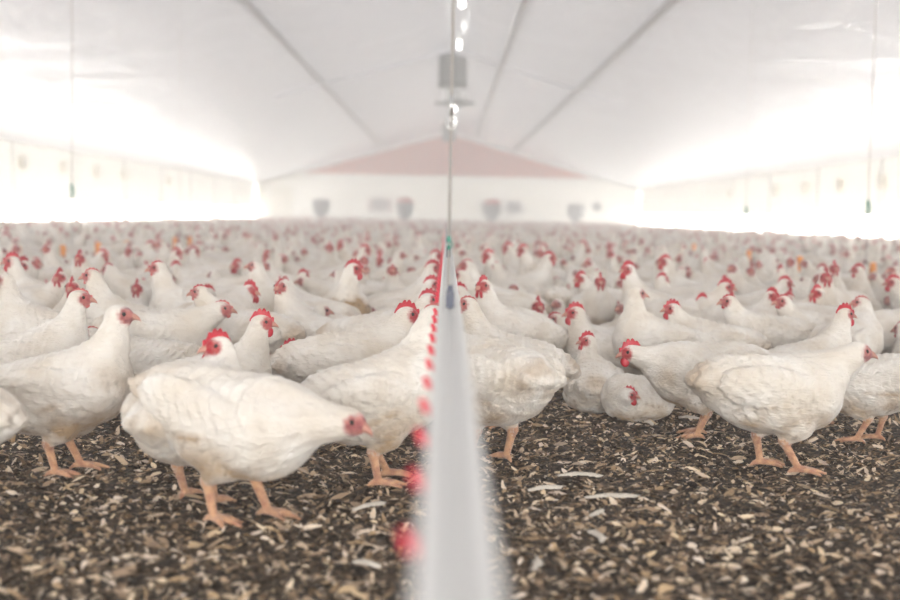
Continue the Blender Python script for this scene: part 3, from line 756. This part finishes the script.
# head px, head py, heading deg (0 right, 90 away, 180 left, 270 towards camera), pose, head turn, comb 0/1/2, distance or None, extra, label
HEROES = [
 (350, 421, -26, 'low', 6, 0, 2.47, dict(hpitch=-14, stride=.03, seed=2), 'pale-faced white chicken in the left foreground, stooping with its head stretched low to the right'),
 (120, 316, 6, 'up', 0, 0, 3.02, dict(stride=.022, seed=4, breast=.5), 'large chicken with grubby belly standing at the left edge, facing right, pink bare face'),
 (217, 345, 72, 'mid', 142, 2, 2.86, dict(seed=3, stride=.02), 'white chicken behind the stooping foreground one, red comb and wattle turned back to the left'),
 (262, 322, 8, 'up', 0, 2, 3.36, dict(seed=5), 'upright white chicken with big red comb facing right, behind the one looking back'),
 (434, 316, 24, 'up', 0, 1, 3.02, dict(stride=.03, seed=6), 'chicken standing just left of the drinker pipe, head hidden by the pipe, brown-edged wing'),
 (407, 316, 14, 'mid', 0, 2, 3.62, dict(seed=7), 'white chicken with red comb and wattles facing right, second behind the pipe on its left'),
 (429, 301, 2, 'mid', 5, 2, 4.35, dict(seed=9), 'white chicken with a red comb reaching the left side of the drinker pipe'),
 (468, 304, 178, 'up', 0, 1, 3.85, dict(seed=8), 'pink-faced white chicken facing left, its beak at the right side of the drinker pipe'),
 (449, 333, 122, 'fwd', 0, 1, 3.42, dict(seed=10, stride=.01), 'round white chicken right of the pipe, rump to the camera, head hidden by the pipe'),
 (859, 352, 2, 'fwd', 0, 0, 3.22, dict(seed=12, stride=-.035, hpitch=-4), 'white chicken in the right foreground striding right, dusky purple-pink face and no comb'),
 (796, 372, 152, 'low', 0, 1, 3.75, dict(seed=14, stride=.025, breast=.7), 'scruffy soiled chicken standing behind the striding one at the right, tail toward the camera'),
 (845, 314, 14, 'up', 0, 2, 4.05, dict(seed=5), 'tall white chicken with upright red comb facing right above the striding pale-faced one'),
 (631, 351, 180, 'lean', 0, 2, 3.72, dict(seed=16, stride=.012, breast=.6, hpitch=-6), 'white chicken leaning forward to the left with serrated red comb and large wattle, legs visible'),
 (629, 396, 196, 'rest', 158, 2, 4.02, dict(seed=18, hside=.118), 'small white chicken lying on the litter below the leaning one, red comb, head turned right'),
 (587, 342, 84, 'situp', 112, 2, 4.24, dict(seed=20, hside=.012), 'white chicken squatting with its back to the camera and dark red face turned left'),
 (483, 286, 204, 'up', 30, 2, 4.55, dict(seed=23), 'white chicken with tall red comb facing left, behind the pink-faced one right of the pipe'),
 (628, 270, 186, 'up', 20, 2, 5.7, dict(seed=25), 'slim-necked white chicken with red comb looking left, in the middle distance right of centre'),
 (665, 262, 182, 'up', 15, 2, 6.9, dict(seed=5), 'white chicken with red comb looking left, behind and right of the slim-necked one'),
 (637, 293, 178, 'up', -162, 0, 4.45, dict(seed=27), 'upright white chicken with plain pinkish head turned back to the right, above the leaning one'),
 (555, 320, 172, 'sit', 20, 1, 5.1, dict(seed=29), 'crouching white chicken with dark reddish face looking left, behind the one with its back turned'),
 (575, 315, 176, 'situp', 10, 2, 4.66, dict(seed=31), 'crouching white chicken with red comb looking left, right beside the dark-faced crouching one'),
 (672, 309, 172, 'mid', 12, 2, 4.62, dict(seed=33), 'white chicken with red comb facing left, directly behind the back of the leaning one'),
 (729, 302, 174, 'mid', 5, 1, 4.75, dict(seed=35, breast=.8), 'white chicken with pink beak and small comb facing left, above the striding one'),
 (726, 287, 6, 'mid', -15, 2, 5.5, dict(seed=7), 'white chicken with red comb facing right in the middle rows on the right'),
 (733, 268, 210, 'up', 10, 0, 6.6, dict(seed=27), 'white chicken with plain brownish head in front of the comb-bearing pair on the right'),
 (785, 284, 4, 'mid', 0, 2, 6.0, dict(seed=9), 'white chicken with red comb facing right, left of the front-facing red-combed pair'),
 (783, 301, 190, 'mid', 0, 1, 4.85, dict(seed=37), 'white chicken with a dark pink face looking left, left of the tall comb-bearing one'),
 (826, 277, 268, 'up', 0, 2, 5.5, dict(seed=23), 'white chicken facing the camera, front one of the red-combed pair on the right'),
 (834, 268, 262, 'up', 10, 2, 6.7, dict(seed=5), 'white chicken facing the camera, rear one of the red-combed pair on the right'),
 (893, 283, 178, 'mid', 0, 2, 6.0, dict(seed=33), 'white chicken with a red comb facing left at the right edge of the picture'),
 (903, 330, 120, 'sit', 0, 1, 4.4, dict(seed=20), 'scruffy chicken crouching at the right edge with its rump toward the camera'),
 (581, 279, 186, 'mid', 30, 2, 6.1, dict(seed=16), 'white chicken with a red comb, left one of two small red heads right of centre'),
 (600, 281, 272, 'mid', 0, 2, 5.75, dict(seed=7), 'white chicken facing the camera, right one of two small red heads right of centre'),
 (549, 258, 0, 'up', 0, 2, 7.2, dict(seed=5), 'tall white chicken with round red comb facing right, some way right of the pipe'),
 (546, 299, 92, 'low', 0, 1, 6.4, dict(seed=40, breast=1), 'fluffy soiled chicken seen from behind, with yellow-brown tail feathers, right of centre'),
 (12, 262, 186, 'up', 10, 2, 5.5, dict(seed=31), 'white chicken with large dark red comb, at the far left before an orange tube'),
 (48, 249, 196, 'up', 30, 1, 7.4, dict(seed=25), 'white chicken with small red comb, between the first two orange tubes on the left'),
 (35, 263, -4, 'mid', -20, 1, 6.4, dict(seed=9), 'white chicken with small brown-pink face right of the large dark comb at the far left'),
 (4, 280, 184, 'up', 0, 0, 4.3, dict(seed=4), 'plain-headed white chicken at the left edge looking out of the picture'),
 (72, 287, 272, 'mid', 0, 2, 4.75, dict(seed=7), 'white chicken looking straight at the camera with upright red comb, near the left edge'),
 (92, 277, 176, 'up', 0, 1, 4.45, dict(seed=8), 'long-necked white chicken with pinkish face looking left, right of the one facing the camera'),
 (103, 255, 4, 'mid', -10, 2, 7.9, dict(seed=5), 'white chicken with red face in front of the third orange tube on the left'),
 (80, 258, 262, 'up', 0, 2, 6.2, dict(seed=23), 'white chicken with small red comb facing the camera, left of the third orange tube'),
 (80, 299, 8, 'up', 0, 1, 3.62, dict(seed=10), 'white chicken with small comb facing right, behind the large one at the left edge'),
 (158, 268, 190, 'up', 0, 1, 4.95, dict(seed=29), 'tall white chicken with pink-red face looking left, neck upright, left of centre-left'),
 (137, 288, -20, 'situp', -70, 2, 5.8, dict(seed=31), 'crouching chicken with dark red head held low, left of the tall pink-faced one'),
 (200, 293, 166, 'mid', 10, 1, 4.5, dict(seed=33), 'white chicken with mottled pink face looking left, right of the tall pink-faced one'),
 (222, 309, 2, 'fwd', 0, 1, 4.2, dict(seed=12), 'long-backed white chicken with mottled pink face stretching right, left of the upright big-combed one'),
 (92, 335, 172, 'fwd', 0, 1, 3.75, dict(seed=14, breast=.8), 'chicken with a yellow-stained wing, mostly hidden behind the large one at the left edge'),
 (291, 352, 192, 'sit', -10, 2, 4.0, dict(seed=20), 'crouching white chicken with a red comb peeping out behind the stooping foreground one'),
 (266, 357, 184, 'sit', 0, 1, 4.4, dict(seed=29), 'crouching white chicken with a small pink face low behind the upright one with big comb'),
 (255, 266, 180, 'up', 8, 0, 5.5, dict(seed=27), 'plain-headed white chicken facing left, side on, left of the muddy-breasted one'),
 (303, 276, 160, 'mid', -120, 2, 6.4, dict(seed=25), 'white chicken with red comb and wattle between the plain-headed one and the muddy-breasted one'),
 (354, 269, 284, 'up', 74, 2, 5.2, dict(seed=41, breast=1), 'white chicken with a dark muddy patch on its breast and head turned right'),
 (433, 268, 2, 'up', 0, 2, 5.75, dict(seed=5), 'white chicken with red comb drinking at the left of the pipe, third along'),
 (432, 284, 6, 'up', -10, 2, 4.95, dict(seed=7), 'white chicken with dark red face drinking at the left of the pipe, second along'),
 (436, 256, 0, 'up', 0, 2, 7.4, dict(seed=5), 'white chicken with red comb drinking at the left of the pipe, fourth along'),
 (458, 291, 180, 'mid', 0, 2, 4.95, dict(seed=16), 'white chicken with red comb at the right side of the pipe, behind the pink-faced one'),
 (467, 265, 182, 'up', 0, 1, 6.0, dict(seed=8), 'white chicken with pinkish face looking left, close to the pipe in the middle rows'),
 (460, 275, 176, 'mid', 0, 1, 5.8, dict(seed=33), 'white chicken with small pale comb close to the right side of the pipe'),
 (488, 256, 184, 'up', 20, 2, 7.4, dict(seed=25), 'white chicken with red face looking left, beyond the tall-combed one right of the pipe'),
 (508, 248, 182, 'up', 0, 2, 8.9, dict(seed=5), 'white chicken with tiny red comb, left one of a pair far back beyond the pipe'),
 (523, 250, 190, 'up', 10, 2, 8.4, dict(seed=25), 'white chicken with tiny red comb, right one of a pair far back beyond the pipe'),
 (330, 247, 268, 'up', 0, 2, 8.8, dict(seed=23), 'slender white chicken facing the camera, left one of the upright pair left of centre'),
 (341, 245, 200, 'up', 30, 2, 9.4, dict(seed=25), 'white chicken with red comb, right one of the upright pair left of centre'),
 (365, 250, 20, 'up', -20, 2, 8.3, dict(seed=5), 'white chicken with tilted red comb facing right, above the muddy-breasted one'),
 (380, 260, 250, 'mid', 0, 2, 8.0, dict(seed=23), 'white chicken with small red face above the backs, right of the muddy-breasted one'),
 (267, 256, 200, 'mid', 30, 2, 8.6, dict(seed=33), 'white chicken with small red comb just above the plain-headed side-on one'),
 (281, 259, 10, 'mid', 0, 1, 7.9, dict(seed=9), 'brown-faced white chicken low behind the plain-headed side-on one'),
 (400, 255, 0, 'up', 0, 0, 7.6, dict(seed=4), 'plain white chicken with an upright neck between the muddy-breasted one and the pipe'),
]
for (hx, hy, hd, pose, hyaw, comb, dist, kw, lab) in HEROES:
    vox = .0044 if dist < 3.9 else (.0052 if dist < 5 else .0062)
    ms, H = bird_meshes(pose=pose, hyaw=hyaw, comb=comb, voxel=vox, **kw)
    P = at_y(hx, hy, dist); s = P.z / H[2]
    s = min(1.12, max(.70, s)); P = at_z(hx, hy, s * H[2])
    hr = math.radians(hd)
    x = P.x - (H[0] * math.cos(hr) - H[1] * math.sin(hr)) * s; y = P.y - (H[0] * math.sin(hr) + H[1] * math.cos(hr)) * s
    put_bird(ms, x, y, hr, s, lab)
    PLACED.append((x, y, hr, s, pose, hx, hy, y))
    print('HERO %d,%d s=%.2f (%.2f %.2f) P=%.2f' % (hx, hy, s, x, y, P.y))
# one whose body reaches in from the left edge
ms, H = bird_meshes(pose='mid', hyaw=0, comb=1, voxel=.0052, seed=9)
P = at_z(-86, 520, 0); put_bird(ms, P.x, P.y, PI, 1.0, 'chicken at the left edge of the foreground of which only the white tail end shows'); PLACED.append((P.x, P.y, PI, 1.0, 'mid', -150, 400, P.y))

circ = [c for p in PLACED for c in body_circles(*p[:4])]
heroes = list(PLACED) + [(0, 0, 0, 1, 'mid', tx, ty - 4, td) for tx, ty, td in TUBES]
CELL = .3; gridc = {}
def addc(c): gridc.setdefault((int(c[0] // CELL), int(c[1] // CELL)), []).append(c)
for c in circ: addc(c)
for fx, fy in FEED: addc((fx, fy, .20))
def free(cs, slack):
    for x, y, r in cs:
        i, j = int(x // CELL), int(y // CELL)
        for a in (-1, 0, 1):
            for b_ in (-1, 0, 1):
                for q in gridc.get((i + a, j + b_), ()):
                    if (q[0] - x)**2 + (q[1] - y)**2 < ((q[2] + r) * slack)**2: return False
    return True
def hides_hero(x, y, s, top):
    px, py, d = proj((x, y, top * s)); rad = .19 * s * F_PX / max(d, .1)
    for h in heroes:
        if h[7] > y - .05 and abs(h[5] - px) < rad and py < h[6] + 9: return True
    return False

# spots for the rest of the flock, front to back
rr = random.Random(5)
TOPS = {'up': .36, 'mid': .33, 'fwd': .30, 'low': .30, 'situp': .22, 'sit': .20, 'tuck': .20}
spots = []
def in_view(x, y, m=.25):
    px, py, d = proj((x, y, .15)); q = m * F_PX / max(d, .1)
    return -q < px < 900 + q
y = 4.45; tries = 0
def try_spot(x, y, slack, check=True):
    pose = rr.choices(['up', 'mid', 'fwd', 'low', 'situp', 'sit', 'tuck'], [20, 21, 8, 5, 14, 18, 14])[0]
    s = rr.uniform(.88, 1.06); hd = rr.uniform(0, 2 * PI)
    if rr.random() < .5: hd = rr.choice([0, PI]) + rr.gauss(0, .45)
    if abs(x) < .10 + .0: return None
    if pose in ('up', 'mid') and abs(x + math.cos(hd) * .17 * s) < .05: pose = 'low'
    cs = body_circles(x, y, hd, s)
    if not free(cs, slack): return None
    if check and hides_hero(x, y, s, TOPS[pose]): return None
    for c in cs: addc(c)
    return (x, y, hd % (2 * PI), s, pose)
XW = 1.6          # the flock goes on beyond the picture's edges
# near band: dense dart throwing in narrow rows
edges = [4.5 + .5 * i for i in range(20)]
for yb in edges:
    area = .5 * (.70 * (yb + .25) + .6)
    for _ in range(int(area * 160)):
        yy = rr.uniform(yb, yb + .5); xx = rr.uniform(-.36 * yy - .3, .36 * yy + .3)
        if yy < 4.9 and -.05 < xx * 1 and rr.random() < .3: continue
        q = try_spot(xx, yy, .84)
        if q: spots.append(q)
for yb in edges:
    for _ in range(130):
        yy = rr.uniform(yb, yb + .5); xx = rr.choice((-1, 1)) * min(9.7, .36 * yy + .3 + XW * rr.random())
        q = try_spot(xx, yy, .84)
        if q: spots.append(q)
print('near spots', len(spots), 'heroes', len(PLACED))
far_spots = []
for yb in np.arange(14.5, 66, 1.5):
    wd = min(9.7, .36 * yb + 1.9); area = 1.5 * 2 * wd
    dens = 7.5 if yb < 25 else 5.0
    for _ in range(int(area * dens * 2.2)):
        yy = rr.uniform(yb, yb + 1.5); xx = rr.uniform(-wd, wd)
        q = try_spot(xx, yy, .80 if yb < 25 else .9, check=False)
        if q: far_spots.append(q)
print('far spots', len(far_spots))

FULL = []
for pose, w_ in (('up', 5), ('mid', 5), ('fwd', 2), ('low', 1), ('situp', 3), ('sit', 4), ('tuck', 2)):
    for k in range(w_):
        c = (0, 1, 2, 0, 1)[(k + len(FULL)) % 5]; FULL.append((pose, (0, -55, 50, -110, 100)[(k * 2 + len(FULL)) % 5], c, len(FULL) % 2 + 2 * (len(FULL) % 3) + 50))
def describe(x, y, hd, pose, comb, hyaw):
    a = (math.degrees(hd) + hyaw) % 360
    face = 'facing right' if a < 50 or a > 310 else 'facing away' if a < 130 else 'facing left' if a < 230 else 'facing the camera'
    posture = {'up': 'upright', 'mid': 'standing', 'fwd': 'leaning', 'low': 'stooping', 'situp': 'alert sitting', 'sit': 'sitting', 'tuck': 'resting'}[pose]
    cm = ('bare head', 'small comb', 'big comb')[comb]
    rel = x / y
    side = 'at left edge' if rel < -.27 else 'far left of pipe' if rel < -.15 else 'near left of pipe' if rel < 0 else 'near right of pipe' if rel < .15 else 'far right of pipe' if rel < .27 else 'at right edge'
    row = 'front rows' if y < 5.8 else 'middle rows' if y < 7.4 else 'rear rows'
    body = math.degrees(hd) % 360
    bd = 'side-on' if body < 45 or body > 315 or 135 < body < 225 else 'rump forward' if body < 135 else 'breast forward'
    return '%s %s chicken %s, %s, %s %s' % (posture, bd, face, cm, row, side)
spots.sort(key=lambda q: q[1])
NIND = 300 - len(PLACED)
vis = [q for q in spots if in_view(q[0], q[1], .10)]
ind = vis[:NIND]; indset = set(id(q) for q in ind)
print('individual to distance', ind[-1][1])
cache2 = {}
def one_mesh(spec):
    if spec not in cache2:
        V, F, Z, MI = merged_arrays(pose=spec[0], hyaw=spec[1], comb=spec[2], seed=spec[3], voxel=.009)
        cache2[spec] = np_mesh('chicken', V, F, BIRD_MATS, Z, MI)
    return cache2[spec]
for q in ind:
    x, y, hd, s, pose = q
    spec = rr.choice([f for f in FULL if f[0] == pose])
    lab = describe(x, y, hd, pose, spec[2], spec[1])
    if y < 6.6:
        ms, H = bird_meshes(pose=pose, hyaw=spec[1], comb=spec[2], seed=spec[3], voxel=.0065)
        put_bird(ms, x, y, hd, s, lab)
    else:
        o = link('chicken', one_mesh(spec)); o.location = (x, y, .001); o.rotation_euler = (0, 0, hd); o.scale = (s,) * 3
        tag(o, lab, 'chicken', FLOCK)

# the rest of the flock, far back: one uncountable mass, each point of it carrying a copy of one of the birds above
rest = [q for q in spots if id(q) not in indset] + far_spots
samples = {}
for o in list(COL.objects):
    if o.type == 'MESH' and o.parent is None and o.name.startswith('chicken'): samples.setdefault(o.data.name, o)
samples = list(samples.values()); pose_of = {v.name: k[0] for k, v in cache2.items()}
print('flock', len(rest), 'variants', len(samples))
me = bpy.data.meshes.new('distant_flock'); me.vertices.add(len(rest))
me.vertices.foreach_set('co', np.array([(q[0], q[1], 0) for q in rest], np.float32).ravel())
def pick(pose):
    c = [i for i, o in enumerate(samples) if pose_of[o.data.name] == pose] or list(range(len(samples))); return rr.choice(c)
a = me.attributes.new('variant', 'INT', 'POINT'); a.data.foreach_set('value', [pick(q[4]) for q in rest])
a = me.attributes.new('turn', 'FLOAT_VECTOR', 'POINT'); a.data.foreach_set('vector', np.array([(0, 0, q[2]) for q in rest], np.float32).ravel())
a = me.attributes.new('size', 'FLOAT', 'POINT'); a.data.foreach_set('value', [q[3] for q in rest])
fo = link('distant_flock', me)
for m_ in BIRD_MATS: me.materials.append(m_)
ng = bpy.data.node_groups.new('flock_scatter', 'GeometryNodeTree')
ng.interface.new_socket('Geometry', in_out='INPUT', socket_type='NodeSocketGeometry'); ng.interface.new_socket('Geometry', in_out='OUTPUT', socket_type='NodeSocketGeometry')
gi = N(ng, 'NodeGroupInput'); go = N(ng, 'NodeGroupOutput'); iop = N(ng, 'GeometryNodeInstanceOnPoints'); jn = N(ng, 'GeometryNodeJoinGeometry')
for o in reversed(samples):
    inf = N(ng, 'GeometryNodeObjectInfo'); inf.transform_space = 'ORIGINAL'; inf.inputs['Object'].default_value = o
    g2 = N(ng, 'GeometryNodeGeometryToInstance'); L(ng, inf.outputs['Geometry'], g2.inputs[0]); L(ng, g2.outputs[0], jn.inputs[0])
def attr(nm, dt):
    n = N(ng, 'GeometryNodeInputNamedAttribute'); n.data_type = dt; n.inputs['Name'].default_value = nm; return [q for q in n.outputs if q.enabled and q.name == 'Attribute'][0]
L(ng, gi.outputs[0], iop.inputs['Points']); L(ng, jn.outputs[0], iop.inputs['Instance']); iop.inputs['Pick Instance'].default_value = True
L(ng, attr('variant', 'INT'), iop.inputs['Instance Index']); L(ng, attr('turn', 'FLOAT_VECTOR'), iop.inputs['Rotation']); L(ng, attr('size', 'FLOAT'), iop.inputs['Scale'])
L(ng, iop.outputs[0], go.inputs[0])
md = fo.modifiers.new('flock', 'NODES'); md.node_group = ng
tag(fo, 'blurred mass of white chickens with red combs filling the far half of the house', 'chickens', kind='stuff')

# ================================================================== wood shavings, straw and feathers on the litter
def shavings(n, seed):
    r = np.random.default_rng(seed)
    yy = 1.3 + (5.6 - 1.3) * r.random(n); xx = (r.random(n) * 2 - 1) * (.37 * yy + .12)
    out = r.random(n) < .28; xx = np.where(out, np.sign(xx) * (.37 * yy + .12 + 1.1 * r.random(n)), xx)
    big = r.random(n)
    ln = np.where(big > .97, r.uniform(.030, .055, n), .004 + .020 * r.random(n)**2.0); wd = ln * r.uniform(.12, .95, n); wd = np.minimum(wd, .012); wd = np.maximum(wd, .002)
    az = r.uniform(0, 2 * PI, n); tl = r.normal(0, .35, n); rl = r.normal(0, .5, n); bend = r.normal(0, .12, n) * ln
    tint = r.random(n)**1.7
    tint = np.where(big > .97, .45 + .5 * r.random(n), tint); tint = np.where((big > .93) & (big <= .97), .85 + .15 * r.random(n), tint)
    K = 5; Vv = np.zeros((n, K, 2, 3)); 
    for k in range(K):
        t = k / (K - 1) * 2 - 1; w_ = wd * (1 - .75 * abs(t)**2.2) * .5
        for s in (0, 1):
            Vv[:, k, s, 0] = (t * ln + r.uniform(-.12, .12, n) * ln) * .5; Vv[:, k, s, 1] = (s * 2 - 1) * w_ * r.uniform(.45, 1.25, n) + bend * .5 * (1 - t * t); Vv[:, k, s, 2] = np.abs(bend) * (1 - t * t) * .5 + (s * 2 - 1) * w_ * np.sin(rl)
    ca, sa = np.cos(az)[:, None, None], np.sin(az)[:, None, None]
    X, Y, Z = Vv[..., 0], Vv[..., 1], Vv[..., 2]
    Z = Z + X * np.sin(tl)[:, None, None]
    gx = X * ca - Y * sa + xx[:, None, None]; gy = X * sa + Y * ca + yy[:, None, None]
    gz = Z + (ground_z(xx, yy) + r.uniform(.0, .007, n))[:, None, None]
    P = np.stack([gx, gy, gz], -1).reshape(-1, 3)
    base = np.arange(n)[:, None] * (2 * K); F = []
    for k in range(K - 1): F.append(base + np.array([[2 * k, 2 * k + 1, 2 * k + 3, 2 * k + 2]]))
    F = np.stack(F, 1).reshape(-1, 4)
    col = np.repeat(tint, 2 * K); hue = np.repeat(r.random(n), 2 * K)
    return P, F, np.stack([col, hue, col * 0, col * 0 + 1], 1)
M_SHAV, nt, b = new_mat('shavings')
at = N(nt, 'ShaderNodeAttribute', attribute_name='zones'); sp = N(nt, 'ShaderNodeSeparateColor'); L(nt, at.outputs['Color'], sp.inputs[0])
rp = N(nt, 'ShaderNodeValToRGB'); e_ = rp.color_ramp.elements; e_[0].position = 0; e_[0].color = (.028, .019, .013, 1); e_[1].position = 1; e_[1].color = (.80, .71, .58, 1)
e_.new(.35).color = (.13, .088, .055, 1); e_.new(.65).color = (.42, .31, .20, 1)
L(nt, sp.outputs['Red'], rp.inputs[0]); mx = N(nt, 'ShaderNodeMix', data_type='RGBA', blend_type='MULTIPLY'); mx.inputs[0].default_value = 1
r2 = N(nt, 'ShaderNodeValToRGB'); r2.color_ramp.elements[0].color = (1, .9, .72, 1); r2.color_ramp.elements[1].color = (1, .97, 1, 1)
L(nt, sp.outputs['Green'], r2.inputs[0]); L(nt, rp.outputs[0], mx.inputs[6]); L(nt, r2.outputs[0], mx.inputs[7]); L(nt, mx.outputs[2], b.inputs['Base Color'])
b.inputs['Roughness'].default_value = .7; b.inputs['Specular IOR Level'].default_value = .3
P, F, Z = shavings(135000, 4)
sv = link('wood_shavings', np_mesh('wood_shavings', P, F, [M_SHAV], Z, smooth=False)); sv['kind'] = 'stuff'
tag(sv, 'pale and brown wood shavings scattered over the dark litter in the foreground', 'wood shavings')

M_FEATH = simple('white_down', (.52, .47, .40), .8, noise=.3, nscale=90)
def feather(px, py, ln, ang, lab, curl=.2, wide=.22):
    p = at_z(px, py, 0); x, y = p.x, p.y
    r = random.Random(px * 7 + py); c, s = math.cos(ang), math.sin(ang); K = 14; v = []; f = []
    z0 = float(ground_z(x, y)) + .007
    def W(u, w_, z): 
        uu = u; ww = w_ + curl * ln * (u / ln)**2
        return (x + uu * c - ww * s, y + uu * s + ww * c, z0 + z)
    for i in range(K):
        t = i / (K - 1); u = (t - .5) * ln; w_ = wide * ln * math.sin(PI * min(1, t * 1.02 + .03))**.7 * .5
        for j, q in enumerate((-1, -.5, 0, .5, 1)):
            ja = r.uniform(.35, 1.25) if abs(q) == 1 else 1
            v.append(W(u - abs(q) * .1 * ln, q * w_ * ja, .004 * math.sin(t * 3) + .006 * (1 - q * q) + r.uniform(-.001, .001)))
    for i in range(K - 1):
        for j in range(4): f.append((i * 5 + j, (i + 1) * 5 + j, (i + 1) * 5 + j + 1, i * 5 + j + 1))
    e = empty('feather', (0, 0, 0)); tag(e, lab, 'feather', 'feathers lying on the litter')
    e.location = (x, y, z0); vv = [(a - x, b_ - y, c_ - z0) for a, b_, c_ in v]
    MB().add(vv, f).build('vane', M_FEATH, e, True)
    MB().tube([(a - x, b_ - y, c_ - z0 + .001) for a, b_, c_ in (W(-.62 * ln, 0, .002), W(-.2 * ln, 0, .010), W(.2 * ln, 0, .010), W(.48 * ln, 0, .006))], [.0011, .0013, .0009, .0004], 6).build('quill', M_FEATH, e, True)
feather(598, 540, .075, 1.9, 'curled white feather on the litter in the right foreground', .5, .30)
feather(538, 566, .070, 1.5, 'white feather near the foot of the picture, just right of the pipe', .3, .3)
feather(583, 478, .10, -.12, 'long thin pale feather lying crosswise right of the pipe', -.25, .13)
feather(616, 500, .115, .10, 'long pale feather lying crosswise, below the first one right of the pipe', .08, .12)
feather(649, 425, .055, 2.0, 'small white feather before the chicken lying on the litter', .3, .3)
feather(372, 508, .085, .75, 'long pale feather left of the pipe near the red nipples', .1, .13)
feather(368, 566, .060, -.6, 'short white feather low in the picture left of the pipe', .1, .18)
feather(600, 515, .05, .9, 'ragged white feather between the two long crosswise ones and the curled one', .4, .28)
feather(548, 492, .08, .35, 'narrow pale feather close to the right side of the pipe', .1, .14)
feather(690, 420, .06, -.3, 'narrow pale feather beside the feet of the leaning chicken', .15, .14)

# ================================================================== view
SC.view_settings.view_transform = 'Standard'; SC.view_settings.look = 'None'; SC.view_settings.gamma = 1
SC.view_settings.use_curve_mapping = False; SC.view_settings.exposure = EXPOSURE
SC.cycles.use_denoising = True; SC.cycles.denoiser = 'OPENIMAGEDENOISE'
SC.cycles.max_bounces = 10; SC.cycles.diffuse_bounces = 6; SC.cycles.volume_bounces = 2; SC.cycles.transmission_bounces = 4
SC.cycles.sample_clamp_indirect = 8

for h in HEROES:
    if not 4 <= len(h[8].split()) <= 16: print('LONG', len(h[8].split()), h[8])

from collections import Counter, defaultdict
dd = defaultdict(list)
for o in bpy.data.objects:
    if o.get('label'): dd[o['label']].append(o)
for k, v in dd.items():
    if len(v) > 1:
        v.sort(key=lambda o: o.location.y)
        for i, o in enumerate(v): o['label'] = k + (', nearer' if i == 0 else ', farther' if i == len(v) - 1 else ', middlemost')
cc = Counter(o['label'] for o in bpy.data.objects if o.get('label'))
print('DUPES', sum(v for v in cc.values() if v > 1), max(len(k.split()) for k in cc))
